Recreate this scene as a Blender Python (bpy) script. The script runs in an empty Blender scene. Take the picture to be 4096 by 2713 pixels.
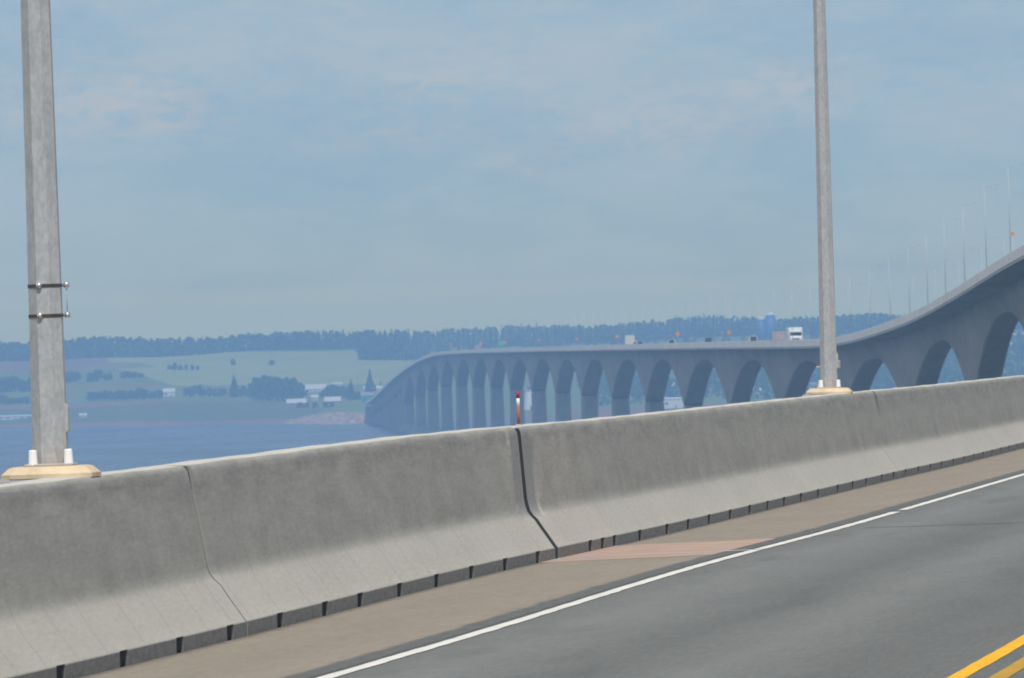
import bpy, bmesh, math, random
import numpy as np
from mathutils import Matrix, Vector

SC = bpy.context.scene
COL = SC.collection
R = math.radians
rng = random.Random(7)

# ------------------------------------------------------------------ frame
CAM_Z = 42.5                     # eye above the water, metres
F = 51200.0                      # focal length in photograph pixels (450 mm on 36 mm)
ROLL = R(1.712)
CR, SR = math.cos(ROLL), math.sin(ROLL)
YH = 7.0

def ray(x, y):
    dx, dy = x - 2048.0, y - 1356.5
    return dx * CR - dy * SR, dx * SR + dy * CR - YH

def at(x, y, d):
    """survey point: photograph direction + distance -> metres in the world"""
    a, b = ray(x, y)
    return Vector((a * d / F, d, CAM_Z - b * d / F))

# ------------------------------------------------------------------ helpers
def link(o, parent=None):
    COL.objects.link(o)
    if parent is not None:
        o.parent = parent
    return o

def tag(o, label=None, cat=None, group=None, kind=None):
    if label: o['label'] = label
    if cat: o['category'] = cat
    if group: o['group'] = group
    if kind: o['kind'] = kind
    return o

def empty(name, loc, rz=0.0):
    o = bpy.data.objects.new(name, None)
    o.empty_display_size = 0.2
    o.location = loc
    o.rotation_euler = (0, 0, rz)
    return link(o)

class MB:
    """collects verts / faces (with uv and material index) for one mesh"""
    def __init__(s):
        s.v, s.f, s.m, s.uv, s.sm = [], [], [], [], []
    def quad(s, pts, mi=0, uv=None, smooth=False):
        n = len(s.v)
        s.v += [tuple(p) for p in pts]
        s.f.append(tuple(range(n, n + len(pts))))
        s.m.append(mi); s.uv.append(uv); s.sm.append(smooth)
    def box(s, c, d, mi=0, rz=0.0, taper=1.0, bev=0.0):
        hx, hy, hz = d[0] / 2, d[1] / 2, d[2] / 2
        t = taper
        ca, sa = math.cos(rz), math.sin(rz)
        def P(x, y, z):
            return (c[0] + x * ca - y * sa, c[1] + x * sa + y * ca, c[2] + z)
        if bev <= 0:
            b = [P(-hx, -hy, -hz), P(hx, -hy, -hz), P(hx, hy, -hz), P(-hx, hy, -hz),
                 P(-hx * t, -hy * t, hz), P(hx * t, -hy * t, hz), P(hx * t, hy * t, hz), P(-hx * t, hy * t, hz)]
            n = len(s.v); s.v += b
            for q in ((0, 3, 2, 1), (4, 5, 6, 7), (0, 1, 5, 4), (1, 2, 6, 5), (2, 3, 7, 6), (3, 0, 4, 7)):
                s.f.append(tuple(n + i for i in q)); s.m.append(mi); s.uv.append(None); s.sm.append(False)
        else:
            rings = []
            for z, k in ((-hz, bev), (-hz + bev, 0), (hz - bev, 0), (hz, bev)):
                x, y = hx - k, hy - k
                e = bev
                rings.append([P(-x + e, -y, z), P(x - e, -y, z), P(x, -y + e, z), P(x, y - e, z),
                              P(x - e, y, z), P(-x + e, y, z), P(-x, y - e, z), P(-x, -y + e, z)])
            s.loft(rings, mi, cap=True)
    def loft(s, rings, mi=0, cap=False, closed=True, smooth=False):
        n0 = len(s.v); k = len(rings[0])
        for r in rings: s.v += [tuple(p) for p in r]
        for i in range(len(rings) - 1):
            for j in range(k if closed else k - 1):
                a = n0 + i * k + j; b = n0 + i * k + (j + 1) % k
                s.f.append((a, b, b + k, a + k)); s.m.append(mi); s.uv.append(None); s.sm.append(smooth)
        if cap:
            s.f.append(tuple(n0 + j for j in reversed(range(k)))); s.m.append(mi); s.uv.append(None); s.sm.append(False)
            e = n0 + (len(rings) - 1) * k
            s.f.append(tuple(e + j for j in range(k))); s.m.append(mi); s.uv.append(None); s.sm.append(False)
    def tube(s, a, b, r0, r1=None, n=8, mi=0, smooth=True, cap=True):
        a, b = Vector(a), Vector(b); r1 = r0 if r1 is None else r1
        d = (b - a).normalized()
        u = d.orthogonal().normalized(); w = d.cross(u)
        rings = []
        for p, r in ((a, r0), (b, r1)):
            rings.append([p + (u * math.cos(2 * math.pi * i / n) + w * math.sin(2 * math.pi * i / n)) * r for i in range(n)])
        s.loft(rings, mi, cap=cap, smooth=smooth)
    def lathe(s, c, prof, n=16, mi=0, smooth=True):
        rings = [[(c[0] + r * math.cos(2 * math.pi * i / n), c[1] + r * math.sin(2 * math.pi * i / n), c[2] + z) for i in range(n)] for r, z in prof]
        s.loft(rings, mi, cap=True, smooth=smooth)
    def mesh(s, name, mats):
        me = bpy.data.meshes.new(name)
        me.from_pydata(s.v, [], s.f)
        for m in (mats if isinstance(mats, (list, tuple)) else [mats]):
            me.materials.append(m)
        me.polygons.foreach_set('material_index', s.m)
        me.polygons.foreach_set('use_smooth', s.sm)
        if any(u is not None for u in s.uv):
            ul = me.uv_layers.new(name='UVMap')
            k = 0
            flat = []
            for f, u in zip(s.f, s.uv):
                flat += [c for p in (u or [(0, 0)] * len(f)) for c in p]
            ul.data.foreach_set('uv', flat)
        me.update()
        return me
    def build(s, name, mats, parent=None, loc=None):
        o = bpy.data.objects.new(name, s.mesh(name, mats))
        if loc is not None: o.location = loc
        return link(o, parent)

def fix_normals(o):
    bm = bmesh.new(); bm.from_mesh(o.data)
    bmesh.ops.recalc_face_normals(bm, faces=bm.faces)
    bm.to_mesh(o.data); bm.free(); o.data.update()
    return o

def sheet(rows, uvs, smooth=True, mi=0):
    """grid of points -> MB with shared verts and uvs"""
    mb = MB(); k = len(rows[0])
    for r in rows: mb.v += [tuple(p) for p in r]
    for i in range(len(rows) - 1):
        for j in range(k - 1):
            a = i * k + j
            mb.f.append((a, a + 1, a + 1 + k, a + k))
            mb.m.append(mi); mb.sm.append(smooth)
            mb.uv.append([uvs[i][j], uvs[i][j + 1], uvs[i + 1][j + 1], uvs[i + 1][j]])
    return mb

# ------------------------------------------------------------------ materials
class NT:
    def __init__(s, name, rough=0.8, spec=0.4, metal=0.0):
        s.mat = bpy.data.materials.new(name); s.mat.use_nodes = True
        s.t = s.mat.node_tree; s.n = s.t.nodes
        s.b = s.n['Principled BSDF']
        s.b.inputs['Roughness'].default_value = rough
        s.b.inputs['Specular IOR Level'].default_value = spec
        s.b.inputs['Metallic'].default_value = metal
    def new(s, kind, **kw):
        n = s.n.new(kind)
        for k, v in kw.items(): setattr(n, k, v)
        return n
    def set(s, sock, v):
        if hasattr(v, 'is_linked') or isinstance(v, bpy.types.NodeSocket): s.t.links.new(v, sock)
        else: sock.default_value = v
    def coord(s, which='Object'):
        if which == 'UV':
            u = s.new('ShaderNodeUVMap'); return u.outputs[0]
        return s.new('ShaderNodeTexCoord').outputs[which]
    def mapping(s, vec, scale=(1, 1, 1), loc=(0, 0, 0)):
        m = s.new('ShaderNodeMapping'); s.set(m.inputs[0], vec)
        m.inputs['Scale'].default_value = scale; m.inputs['Location'].default_value = loc
        return m.outputs[0]
    def noise(s, vec, scale, detail=4, rough=.55, dist=0.0):
        n = s.new('ShaderNodeTexNoise'); s.set(n.inputs['Vector'], vec)
        n.inputs['Scale'].default_value = scale; n.inputs['Detail'].default_value = detail
        n.inputs['Roughness'].default_value = rough; n.inputs['Distortion'].default_value = dist
        return n.outputs[0]
    def ramp(s, fac, stops):
        r = s.new('ShaderNodeValToRGB'); s.set(r.inputs[0], fac)
        el = r.color_ramp.elements
        while len(el) < len(stops): el.new(.5)
        for e, (p, c) in zip(el, stops):
            e.position = p; e.color = (*c, 1) if len(c) == 3 else c
        return r.outputs[0]
    def fr(s, v, a, b, c=0.0, d=1.0):
        m = s.new('ShaderNodeMapRange'); s.set(m.inputs[0], v)
        for i, x in enumerate((a, b, c, d)): m.inputs[i + 1].default_value = x
        return m.outputs[0]
    def math(s, op, a, b=None, c=None):
        m = s.new('ShaderNodeMath', operation=op); s.set(m.inputs[0], a)
        if b is not None: s.set(m.inputs[1], b)
        if c is not None: s.set(m.inputs[2], c)
        return m.outputs[0]
    def mix(s, fac, a, b, mode='MIX'):
        m = s.new('ShaderNodeMix', data_type='RGBA', blend_type=mode)
        s.set(m.inputs[0], fac)
        s.set(m.inputs[6], (*a, 1) if isinstance(a, tuple) else a)
        s.set(m.inputs[7], (*b, 1) if isinstance(b, tuple) else b)
        return m.outputs[2]
    def sep(s, v):
        x = s.new('ShaderNodeSeparateXYZ'); s.set(x.inputs[0], v); return x.outputs
    def comb(s, x, y, z):
        c = s.new('ShaderNodeCombineXYZ')
        for i, v in enumerate((x, y, z)): s.set(c.inputs[i], v)
        return c.outputs[0]
    def bump(s, h, strength=.3, dist=.01):
        b = s.new('ShaderNodeBump'); s.set(b.inputs['Height'], h)
        b.inputs['Strength'].default_value = strength; b.inputs['Distance'].default_value = dist
        s.t.links.new(b.outputs[0], s.b.inputs['Normal'])
    def color(s, v): s.set(s.b.inputs['Base Color'], (*v, 1) if isinstance(v, tuple) else v)

def plain(name, col, rough=.6, spec=.4, metal=0.0, var=.18, scale=3.0):
    m = NT(name, rough, spec, metal)
    n = m.noise(m.coord(), scale, 5)
    a = tuple(c * (1 - var) for c in col); b = tuple(min(1, c * (1 + var)) for c in col)
    m.color(m.ramp(n, [(.3, a), (.7, b)]))
    return m.mat

def mat_barrier():
    m = NT('barrier_concrete', .88, .25)
    uv = m.coord('UV'); u, v, _ = m.sep(uv)
    n1 = m.noise(m.mapping(uv, (.22, 1.6, 1)), 1.0, 6, .6)
    n2 = m.noise(m.mapping(uv, (.6, 6.5, 1)), 1.3, 7, .65, .3)                    # blotches near the top
    bl = m.noise(m.mapping(uv, (.62, 4.6, 1), (2, 5, 0)), 1.0, 8, .70, .25)       # weathering patches
    st = m.noise(m.mapping(uv, (.7, .7, 1), (4, 2, 0)), 1.0, 7, .62, .4)      # run-off streaks
    st2 = m.noise(m.mapping(uv, (1.9, .9, 1), (9, 1, 0)), 1.2, 6, .68, .5)
    fine = m.noise(m.mapping(uv, (4, 34, 1)), 1.0, 5, .75)
    col = m.ramp(n1, [(.25, (.435, .414, .355)), (.5, (.49, .466, .402)), (.78, (.535, .508, .435))])
    # v: 0.10 kerb edge, .45 foot of the steep face, 1.21 top
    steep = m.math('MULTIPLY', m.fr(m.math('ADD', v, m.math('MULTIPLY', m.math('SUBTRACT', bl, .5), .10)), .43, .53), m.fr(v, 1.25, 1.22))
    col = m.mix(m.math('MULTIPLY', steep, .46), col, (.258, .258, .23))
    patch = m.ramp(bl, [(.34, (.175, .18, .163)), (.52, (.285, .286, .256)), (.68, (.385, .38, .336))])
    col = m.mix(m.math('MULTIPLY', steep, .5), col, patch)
    dark = m.math('MULTIPLY', m.fr(st, .46, .70), steep)
    col = m.mix(m.math('MULTIPLY', dark, .18), col, (.165, .168, .152))
    d2 = m.math('MULTIPLY', m.fr(st2, .55, .78), steep)
    col = m.mix(m.math('MULTIPLY', d2, .11), col, (.16, .16, .145))
    lt = m.math('MULTIPLY', m.fr(st2, .44, .28), steep)
    col = m.mix(m.math('MULTIPLY', lt, .12), col, (.46, .45, .41))
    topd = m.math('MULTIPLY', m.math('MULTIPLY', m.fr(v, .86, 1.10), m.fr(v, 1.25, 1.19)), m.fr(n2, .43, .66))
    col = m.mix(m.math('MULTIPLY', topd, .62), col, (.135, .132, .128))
    rust = m.math('MULTIPLY', m.math('MULTIPLY', m.fr(v, 1.12, 1.19), m.fr(v, 1.26, 1.2)), m.fr(bl, .52, .66))
    col = m.mix(m.math('MULTIPLY', rust, .5), col, (.30, .235, .16))
    lowd = m.math('MULTIPLY', m.math('MULTIPLY', m.fr(v, .44, .50), m.fr(v, .80, .5)), m.fr(st, .40, .62))
    col = m.mix(m.math('MULTIPLY', lowd, .34), col, (.15, .152, .135))
    # smooth steel-grey strips beside the expansion gap
    jr = m.math('MULTIPLY', m.fr(m.math('ABSOLUTE', m.math('SUBTRACT', u, 107.75)), 1.0, .95), m.fr(v, .40, .46))
    jr = m.math('MULTIPLY', jr, m.fr(v, 1.22, 1.18))
    col = m.mix(m.math('MULTIPLY', jr, .75), col, (.24, .25, .25))
    # kerb face stained
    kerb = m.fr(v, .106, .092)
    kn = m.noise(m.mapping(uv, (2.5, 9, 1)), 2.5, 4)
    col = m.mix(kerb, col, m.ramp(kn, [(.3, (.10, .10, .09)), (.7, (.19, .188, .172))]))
    # lighter top
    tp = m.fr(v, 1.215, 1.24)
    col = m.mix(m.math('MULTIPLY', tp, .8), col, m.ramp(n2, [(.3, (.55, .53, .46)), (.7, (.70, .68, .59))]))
    # hairline cracks down the slope
    wob = m.math('ADD', u, m.math('MULTIPLY', m.noise(m.mapping(uv, (.6, 4, 1)), 2.0, 3), .22))
    vo = m.new('ShaderNodeTexVoronoi', voronoi_dimensions='1D', feature='DISTANCE_TO_EDGE')
    m.set(vo.inputs['W'], wob); vo.inputs['Scale'].default_value = .62
    crack = m.math('MULTIPLY', m.fr(vo.outputs['Distance'], .016, .004), m.math('MULTIPLY', m.fr(v, .10, .12), m.fr(v, .62, .44)))
    col = m.mix(m.math('MULTIPLY', crack, .42), col, (.15, .145, .13))
    # soft pour marks on the slope
    pm = m.noise(m.mapping(uv, (6, .35, 1)), 1.5, 4, .6)
    col = m.mix(.15, col, m.ramp(pm, [(.3, (.30, .292, .26)), (.7, (.50, .48, .43))]))
    col = m.mix(.16, col, m.ramp(fine, [(.3, (.1, .1, .1)), (.7, (.6, .6, .58))]))
    m.color(col)
    m.bump(m.math('ADD', m.math('MULTIPLY', fine, .4), n1), .35, .012)
    return m.mat

def mat_asphalt():
    m = NT('asphalt', .86, .3)
    uv = m.coord('UV'); u, v, _ = m.sep(uv)          # u lateral from the left kerb, v station
    w1 = m.noise(m.mapping(uv, (.25, .035, 1)), 1.0, 3)
    wob = m.math('ADD', u, m.math('MULTIPLY', m.math('SUBTRACT', w1, .5), .55))
    band = m.ramp(m.fr(wob, 1.3, 9.3), [(0, (0.5, 0.5, 0.5)), (0.05, (0.42, 0.42, 0.42)), (0.119, (0.8, 0.8, 0.8)), (0.2375, (0.22, 0.22, 0.22)), (0.325, (0.74, 0.74, 0.74)), (0.425, (0.2, 0.2, 0.2)), (0.525, (0.26, 0.26, 0.26)), (0.625, (0.3, 0.3, 0.3)), (0.725, (0.7, 0.7, 0.7)), (0.81, (0.25, 0.25, 0.25)), (0.93, (0.75, 0.75, 0.75)), (1, (0.4, 0.4, 0.4))])
    nb = m.noise(m.mapping(uv, (2.2, .22, 1)), 1.0, 6, .62)
    f2 = m.noise(uv, 30, 5, .8)
    f3 = m.noise(m.mapping(uv, (1, .35, 1)), 95, 2, .7)
    val = m.math('ADD', m.math('MULTIPLY', m.sep(band)[0], .8), m.math('MULTIPLY', nb, .4))
    col = m.ramp(val, [(.3, (.098, .103, .097)), (.88, (.225, .232, .222))])
    col = m.mix(.26, col, m.ramp(f2, [(.32, (.06, .062, .06)), (.7, (.27, .275, .26))]))
    spk = m.fr(f3, .70, .80)
    col = m.mix(m.math('MULTIPLY', spk, .45), col, (.33, .33, .31))
    gr = m.noise(m.mapping(uv, (26, 1.6, 1)), 1.0, 6, .8)
    col = m.mix(.30, col, m.ramp(gr, [(.3, (.07, .073, .07)), (.5, (.15, .155, .148)), (.72, (.28, .285, .27))]))
    oil = m.math('MULTIPLY', m.fr(m.noise(m.mapping(uv, (1.3, .12, 1), (7, 3, 0)), 1.0, 5, .6), .56, .7), .35)
    col = m.mix(oil, col, (.085, .087, .082))
    m.color(col)
    m.bump(m.math('ADD', f2, m.math('MULTIPLY', f3, .5)), .5, .006)
    return m.mat

def mat_shoulder():
    m = NT('dusty_shoulder', .92, .15)
    uv = m.coord('UV'); u, v, _ = m.sep(uv)
    n = m.noise(m.mapping(uv, (1.6, .16, 1)), 1.2, 7, .65)
    n2 = m.noise(m.mapping(uv, (6, .6, 1)), 2.5, 5, .7)
    f = m.noise(uv, 40, 4, .75)
    col = m.ramp(n, [(.28, (.235, .205, .165)), (.5, (.285, .248, .198)), (.72, (.335, .288, .23))])
    col = m.mix(.25, col, m.ramp(n2, [(.3, (.19, .17, .142)), (.7, (.36, .31, .25))]))
    # darker strip along the kerb foot
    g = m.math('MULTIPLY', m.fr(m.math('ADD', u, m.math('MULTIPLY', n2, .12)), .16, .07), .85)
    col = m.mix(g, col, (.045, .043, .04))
    g2 = m.math('MULTIPLY', m.fr(n2, .62, .72), m.fr(u, .7, .2))
    col = m.mix(m.math('MULTIPLY', g2, .5), col, (.09, .083, .073))
    col = m.mix(.14, col, m.ramp(f, [(.3, (.05, .05, .045)), (.7, (.5, .45, .38))]))
    sp = m.noise(m.mapping(uv, (1, .5, 1)), 9, 1)
    col = m.mix(m.fr(sp, .80, .83, 0, .55), col, (.42, .38, .32))
    gr = m.noise(m.mapping(uv, (18, 1.8, 1)), 1.0, 6, .8)
    col = m.mix(.28, col, m.ramp(gr, [(.3, (.13, .118, .098)), (.5, (.27, .235, .19)), (.72, (.42, .37, .30))]))
    # ragged edge toward the lane: bare asphalt
    e = m.math('ADD', u, m.math('MULTIPLY', m.math('SUBTRACT', m.noise(m.mapping(uv, (1, .5, 1)), 1.4, 5), .5), .14))
    col = m.mix(m.fr(e, 1.38, 1.44), col, m.ramp(gr, [(.3, (.095, .10, .095)), (.7, (.165, .17, .163))]))
    m.color(col); m.bump(f, .4, .006)
    return m.mat

def mat_paint(name, col, wear=.45):
    m = NT(name, .7, .3)
    uv = m.coord('UV')
    n = m.noise(m.mapping(uv, (22, 1.3, 1)), 1.0, 6, .75); n2 = m.noise(m.mapping(uv, (3, .4, 1)), 2, 4)
    dk = tuple(c * .62 for c in col)
    c = m.ramp(n2, [(.3, tuple(x * .85 for x in col)), (.6, col)])
    c = m.mix(m.fr(n, .56, .74, 0, wear), c, dk)
    m.color(c); return m.mat

def mat_bridge():
    m = NT('bridge_concrete', .85, .25)
    p = m.coord()
    n = m.noise(m.mapping(p, (1, .08, .5)), .35, 5, .6)
    s = m.noise(m.mapping(p, (1, .25, .03)), 1.1, 5, .6)
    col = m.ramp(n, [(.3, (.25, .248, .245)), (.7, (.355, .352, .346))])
    col = m.mix(m.fr(s, .5, .75, 0, .45), col, (.17, .17, .17))
    s2 = m.noise(m.mapping(p, (.4, .06, .12)), 1.0, 6, .65)
    col = m.mix(m.fr(s2, .45, .7, 0, .4), col, (.20, .205, .21))
    m.color(col); return m.mat

def mat_galv():
    m = NT('galvanised_steel', .62, .4, .12)
    p = m.coord()
    v = m.new('ShaderNodeTexVoronoi'); m.set(v.inputs['Vector'], m.mapping(p, (1, 1, .6))); v.inputs['Scale'].default_value = 55
    n = m.noise(m.mapping(p, (1, 1, .35)), 22, 6, .7); n2 = m.noise(p, 3.5, 4)
    k = m.math('ADD', m.math('MULTIPLY', n, .7), m.math('ADD', m.math('MULTIPLY', m.sep(v.outputs['Color'])[0], .2), m.math('MULTIPLY', n2, .2)))
    col = m.ramp(k, [(.35, (.36, .37, .375)), (.55, (.44, .447, .447)), (.75, (.52, .522, .515))])
    z = m.sep(p)[2]
    rust = m.math('MULTIPLY', m.fr(z, .26, .02), m.fr(n2, .35, .6))
    col = m.mix(m.math('MULTIPLY', rust, .6), col, (.42, .31, .21))
    m.color(col); m.bump(n, .15, .003)
    m.set(m.b.inputs['Roughness'], m.fr(k, .3, .8, .5, .72))
    return m.mat

def mat_water():
    m = NT('sea_water', .22, .5)
    p = m.coord()
    w = m.noise(m.mapping(p, (1, .35, 1)), .22, 6, .62)
    w2 = m.noise(m.mapping(p, (.010, .0035, 1)), 1.0, 5, .6)
    col = m.ramp(w2, [(.35, (.042, .056, .060)), (.65, (.056, .068, .070))])
    m.color(col)
    m.set(m.b.inputs['Roughness'], m.fr(w2, .35, .65, .22, .34))
    m.bump(w, .2, .9)
    return m.mat

def mat_leaf(name, a, b):
    m = NT(name, .8, .2)
    oi = m.new('ShaderNodeObjectInfo')
    g = m.new('ShaderNodeNewGeometry')
    n = m.noise(m.coord(), .25, 3)
    f = m.math('ADD', m.math('MULTIPLY', g.outputs['Random Per Island'], .6), m.math('ADD', m.math('MULTIPLY', n, .5), m.math('MULTIPLY', oi.outputs['Random'], .2)))
    m.color(m.ramp(f, [(.3, a), (1.0, b)]))
    return m.mat

def mat_field(name, a, b, sx=.02, sy=.008):
    m = NT(name, .95, .1)
    p = m.coord()
    n = m.noise(m.mapping(p, (sx, sy, 0)), 1.0, 6, .6)
    n2 = m.noise(m.mapping(p, (sx * 4, sy * 3, 0)), 1.0, 4, .6)
    c = m.ramp(m.math('ADD', m.math('MULTIPLY', n, .65), m.math('MULTIPLY', n2, .35)), [(.35, a), (.65, b)])
    m.color(c); return m.mat

M = dict(
    barrier=mat_barrier(), asphalt=mat_asphalt(), shoulder=mat_shoulder(), bridge=mat_bridge(), galv=mat_galv(), water=mat_water(),
    white_paint=mat_paint('white_road_paint', (.76, .75, .68)), yellow=mat_paint('yellow_road_paint', (.90, .47, .010), .3),
    yellow_worn=mat_paint('worn_yellow_road_paint', (.50, .295, .03), .6),
    pad=plain('beige_grout', (.64, .51, .345), .85, .2, var=.14, scale=9),
    cap=plain('white_cap', (.82, .82, .80), .5, .4, var=.05),
    strap=plain('dark_strap', (.10, .085, .07), .5, .5, .5, scale=20),
    bolt=plain('bright_bolt', (.72, .70, .66), .22, .6, .9, scale=30),
    black=plain('black_rubber_and_shade', (.02, .02, .02), .8, .3),
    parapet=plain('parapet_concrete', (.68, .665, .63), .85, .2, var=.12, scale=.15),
    joint_grey=plain('grey_joint_mastic', (.075, .08, .08), .8, .3),
    steel=plain('joint_steel', (.30, .30, .30), .5, .5, .4, scale=12),
    patch=plain('pink_concrete', (.42, .305, .245), .92, .15, var=.16, scale=2.5),
    crack=plain('tar_crack', (.045, .042, .04), .8, .3),
    sealant=plain('grey_sealant', (.47, .45, .43), .7, .3),
    post_red=plain('red_plastic', (.34, .035, .06), .5, .4), post_orange=plain('orange_brown_plastic', (.36, .135, .085), .6, .3),
    white=plain('white_coat', (.80, .80, .77), .5, .4, var=.06), cream=plain('cream_coat', (.66, .64, .52), .6, .3, var=.06),
    red=plain('red_coat', (.50, .10, .06), .4, .4), darkcar=plain('dark_coat', (.03, .045, .05), .35, .5), silver=plain('silver_coat', (.5, .52, .54), .3, .5, .4),
    glass=plain('dark_glass', (.015, .02, .025), .08, .6), orange=plain('orange_board', (.85, .26, .03), .5, .3, var=.05),
    green_sign=plain('green_board', (.06, .50, .36), .45, .4, var=.05), grey=plain('grey_wall', (.38, .37, .42), .8, .2),
    mauve=plain('mauve_siding', (.44, .36, .36), .8, .2), roof=plain('grey_roof', (.30, .29, .29), .8, .2), roof_pale=plain('pale_metal_roof', (.62, .62, .60), .45, .4, var=.08),
    teal=plain('teal_siding', (.05, .30, .27), .7, .3), blue=plain('blue_silo_steel', (.05, .12, .42), .45, .4, var=.12, scale=.3),
    bark=plain('bark', (.09, .065, .045), .9, .1), far_pole=plain('far_pole_steel', (.55, .55, .53), .55, .4, .2),
    lamp=plain('lamp_housing', (.35, .36, .36), .5, .4, .3), lens=plain('lamp_lens', (.7, .7, .66), .2, .5),
    rock=plain('sandstone_rubble', (.37, .27, .21), .95, .1, var=.4, scale=.25),
    leaf_a=mat_leaf('broadleaf', (.040, .080, .020), (.090, .150, .035)),
    leaf_b=mat_leaf('spruce', (.022, .050, .018), (.050, .090, .028)),
    meadow=mat_field('meadow', (.13, .18, .05), (.20, .235, .075)), lowland=mat_field('low_meadow', (.09, .125, .06), (.15, .165, .08)),
    crop=mat_field('pale_crop', (.26, .30, .085), (.36, .37, .14)), soil=mat_field('red_soil', (.20, .125, .085), (.27, .17, .115)),
    straw=mat_field('dry_grass', (.19, .17, .075), (.24, .21, .095)), beach=mat_field('red_shore', (.19, .125, .10), (.28, .185, .145)),
)

# ------------------------------------------------------------------ road alignment
TH, KA, GR, KV, H0, XF = .0911613, -6.61238e-5, .00329773, -3.1038e-5, 2.03228, -9.1324
BW = 5.5                                             # kerb to centre line
BUMP = [(0, 0), (60, .004), (76, -.006), (90, -.006), (98, .004), (106, .032), (112, .016), (120, -.016), (130, -.020), (142, -.012),
        (153, -.006), (165, 0), (186, .010), (214, .066), (260, .12)]

def pchip(xs, ys):
    xs = np.array(xs, float); ys = np.array(ys, float)
    h = np.diff(xs); dl = np.diff(ys) / h
    m = np.zeros(len(xs)); m[0], m[-1] = dl[0], dl[-1]
    for i in range(1, len(xs) - 1):
        m[i] = (dl[i - 1] * h[i] + dl[i] * h[i - 1]) / (h[i] + h[i - 1])
    def f(x):
        i = int(min(max(np.searchsorted(xs, x) - 1, 0), len(xs) - 2))
        t = (x - xs[i]) / h[i]
        if x < xs[0]: return ys[0] + m[0] * (x - xs[0])
        if x > xs[-1]: return ys[-1] + m[-1] * (x - xs[-1])
        return ((1 + 2 * t) * (1 - t) ** 2 * ys[i] + t * (1 - t) ** 2 * h[i] * m[i] + t * t * (3 - 2 * t) * ys[i + 1] + t * t * (t - 1) * h[i] * m[i + 1])
    return f
bump_f = pchip(*zip(*BUMP))
def near_x(d): return XF + BW + TH * d + .5 * KA * d * d
def near_z(d): return CAM_Z - (H0 - GR * d - .5 * KV * d * d) + (bump_f(d) if d > 0 else 0)

CROWN = [4014, 3757, 3490.6, 3234, 3017.5, 2827, 2660.8, 2520.6, 2390.7, 2277, 2180, 2086.7, 2005, 1930, 1860.6, 1797.5, 1739, 1688.5]
cx = [(d, near_x(d)) for d in range(-400, 301, 25)] + [(600, near_x(600)), (900, 51.0), (1200, 57.0)]
for i, x in enumerate(CROWN):
    d = 1500 + 250 * i
    cx.append((d, ray(x, 1440)[0] * d / F + 1.5))
cx += [(6000, cx[-1][1] - 7.4), (6940, cx[-1][1] - 7.4 - .0297 * 940), (7300, cx[-1][1] - 7.4 - .0297 * 1300)]
center_x = pchip(*zip(*cx))
EDGE = 5.85
# parapet top as surveyed along the left edge (D = photograph / 1.7304)
PT = [(2367, 566, None), (2206, 666, None), (2067, 738, None), (1929, 779, None), (1794, 787, None), (1671, 790, None), (1478, 795.5, None), (1329, 800, None),
      (1163, 805.5, None), (1060, 810, None), (1008, 815, None), (946, 842, None), (917, 864, None), (840, 931, None)]
def edge_d(a, lat=-EDGE):
    """distance at which the line offset lat from the centre is seen in direction a"""
    best, bd = 1e9, None
    for d in np.arange(1250, 7000, 4.0):
        e = abs((center_x(d) + lat) / d * F - a)
        if e < best: best, bd = e, d
    return bd
cz = [(d, near_z(d)) for d in range(-400, 261, 20)] + [(600, 43.2), (900, 49.3), (1100, 50.9)]
for xd, yd, _ in PT:
    a, b = ray(xd * 1.73046, yd * 1.73046)
    d = edge_d(a)
    if d > cz[-1][0] + 40: cz.append((d, CAM_Z - b * d / F - 1.12))
cz.append((7100, cz[-1][1] - 1.0)); cz.append((7300, cz[-1][1] - 1))
deck_z = pchip(*zip(*cz))
END_D = 6940

def frame(d):
    e = 1.0
    t = Vector((center_x(d + e) - center_x(d - e), 2 * e, 0)).normalized()
    return Vector((center_x(d), d, deck_z(d))), t, Vector((t.y, -t.x, 0))      # point, along, to the right
def P(d, lat, h=0.0):
    c, t, r = frame(d)
    return c + r * lat + Vector((0, 0, h))
def heading(d):
    t = frame(d)[1]
    return math.atan2(-t.x, t.y)
def camber(u):           # height of the surface over the kerb foot, u from the kerb
    u = min(u, 2 * BW - u)
    return .028 * min(1, u / 1.7) + max(0, u - 1.7) * .004
def strip(u0, u1, d0, d1, lift=0.0, step=2.0, nu=2, skew=0.0):
    n = max(2, int(abs(d1 - d0) / step) + 1)
    rows, uvs = [], []
    for i in range(n):
        d = d0 + (d1 - d0) * i / (n - 1)
        r, q = [], []
        for j in range(nu):
            u = u0 + (u1 - u0) * j / (nu - 1)
            r.append(P(d, u - BW, camber(u) + lift)); q.append((u, d))
        rows.append(r); uvs.append(q)
    return sheet(rows, uvs)

tag(strip(0, 2 * BW, -120, 262, 0, 2.0, 13).build('road', M['asphalt']), kind='structure')
tag(strip(0.0, 1.60, -60, 262, .0018, 1.0, 5).build('shoulder', M['shoulder']), kind='structure')
tag(strip(0, 2 * BW, 262, END_D + 6, 0, 20, 3).build('far_roadway', M['asphalt']), kind='structure')

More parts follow.
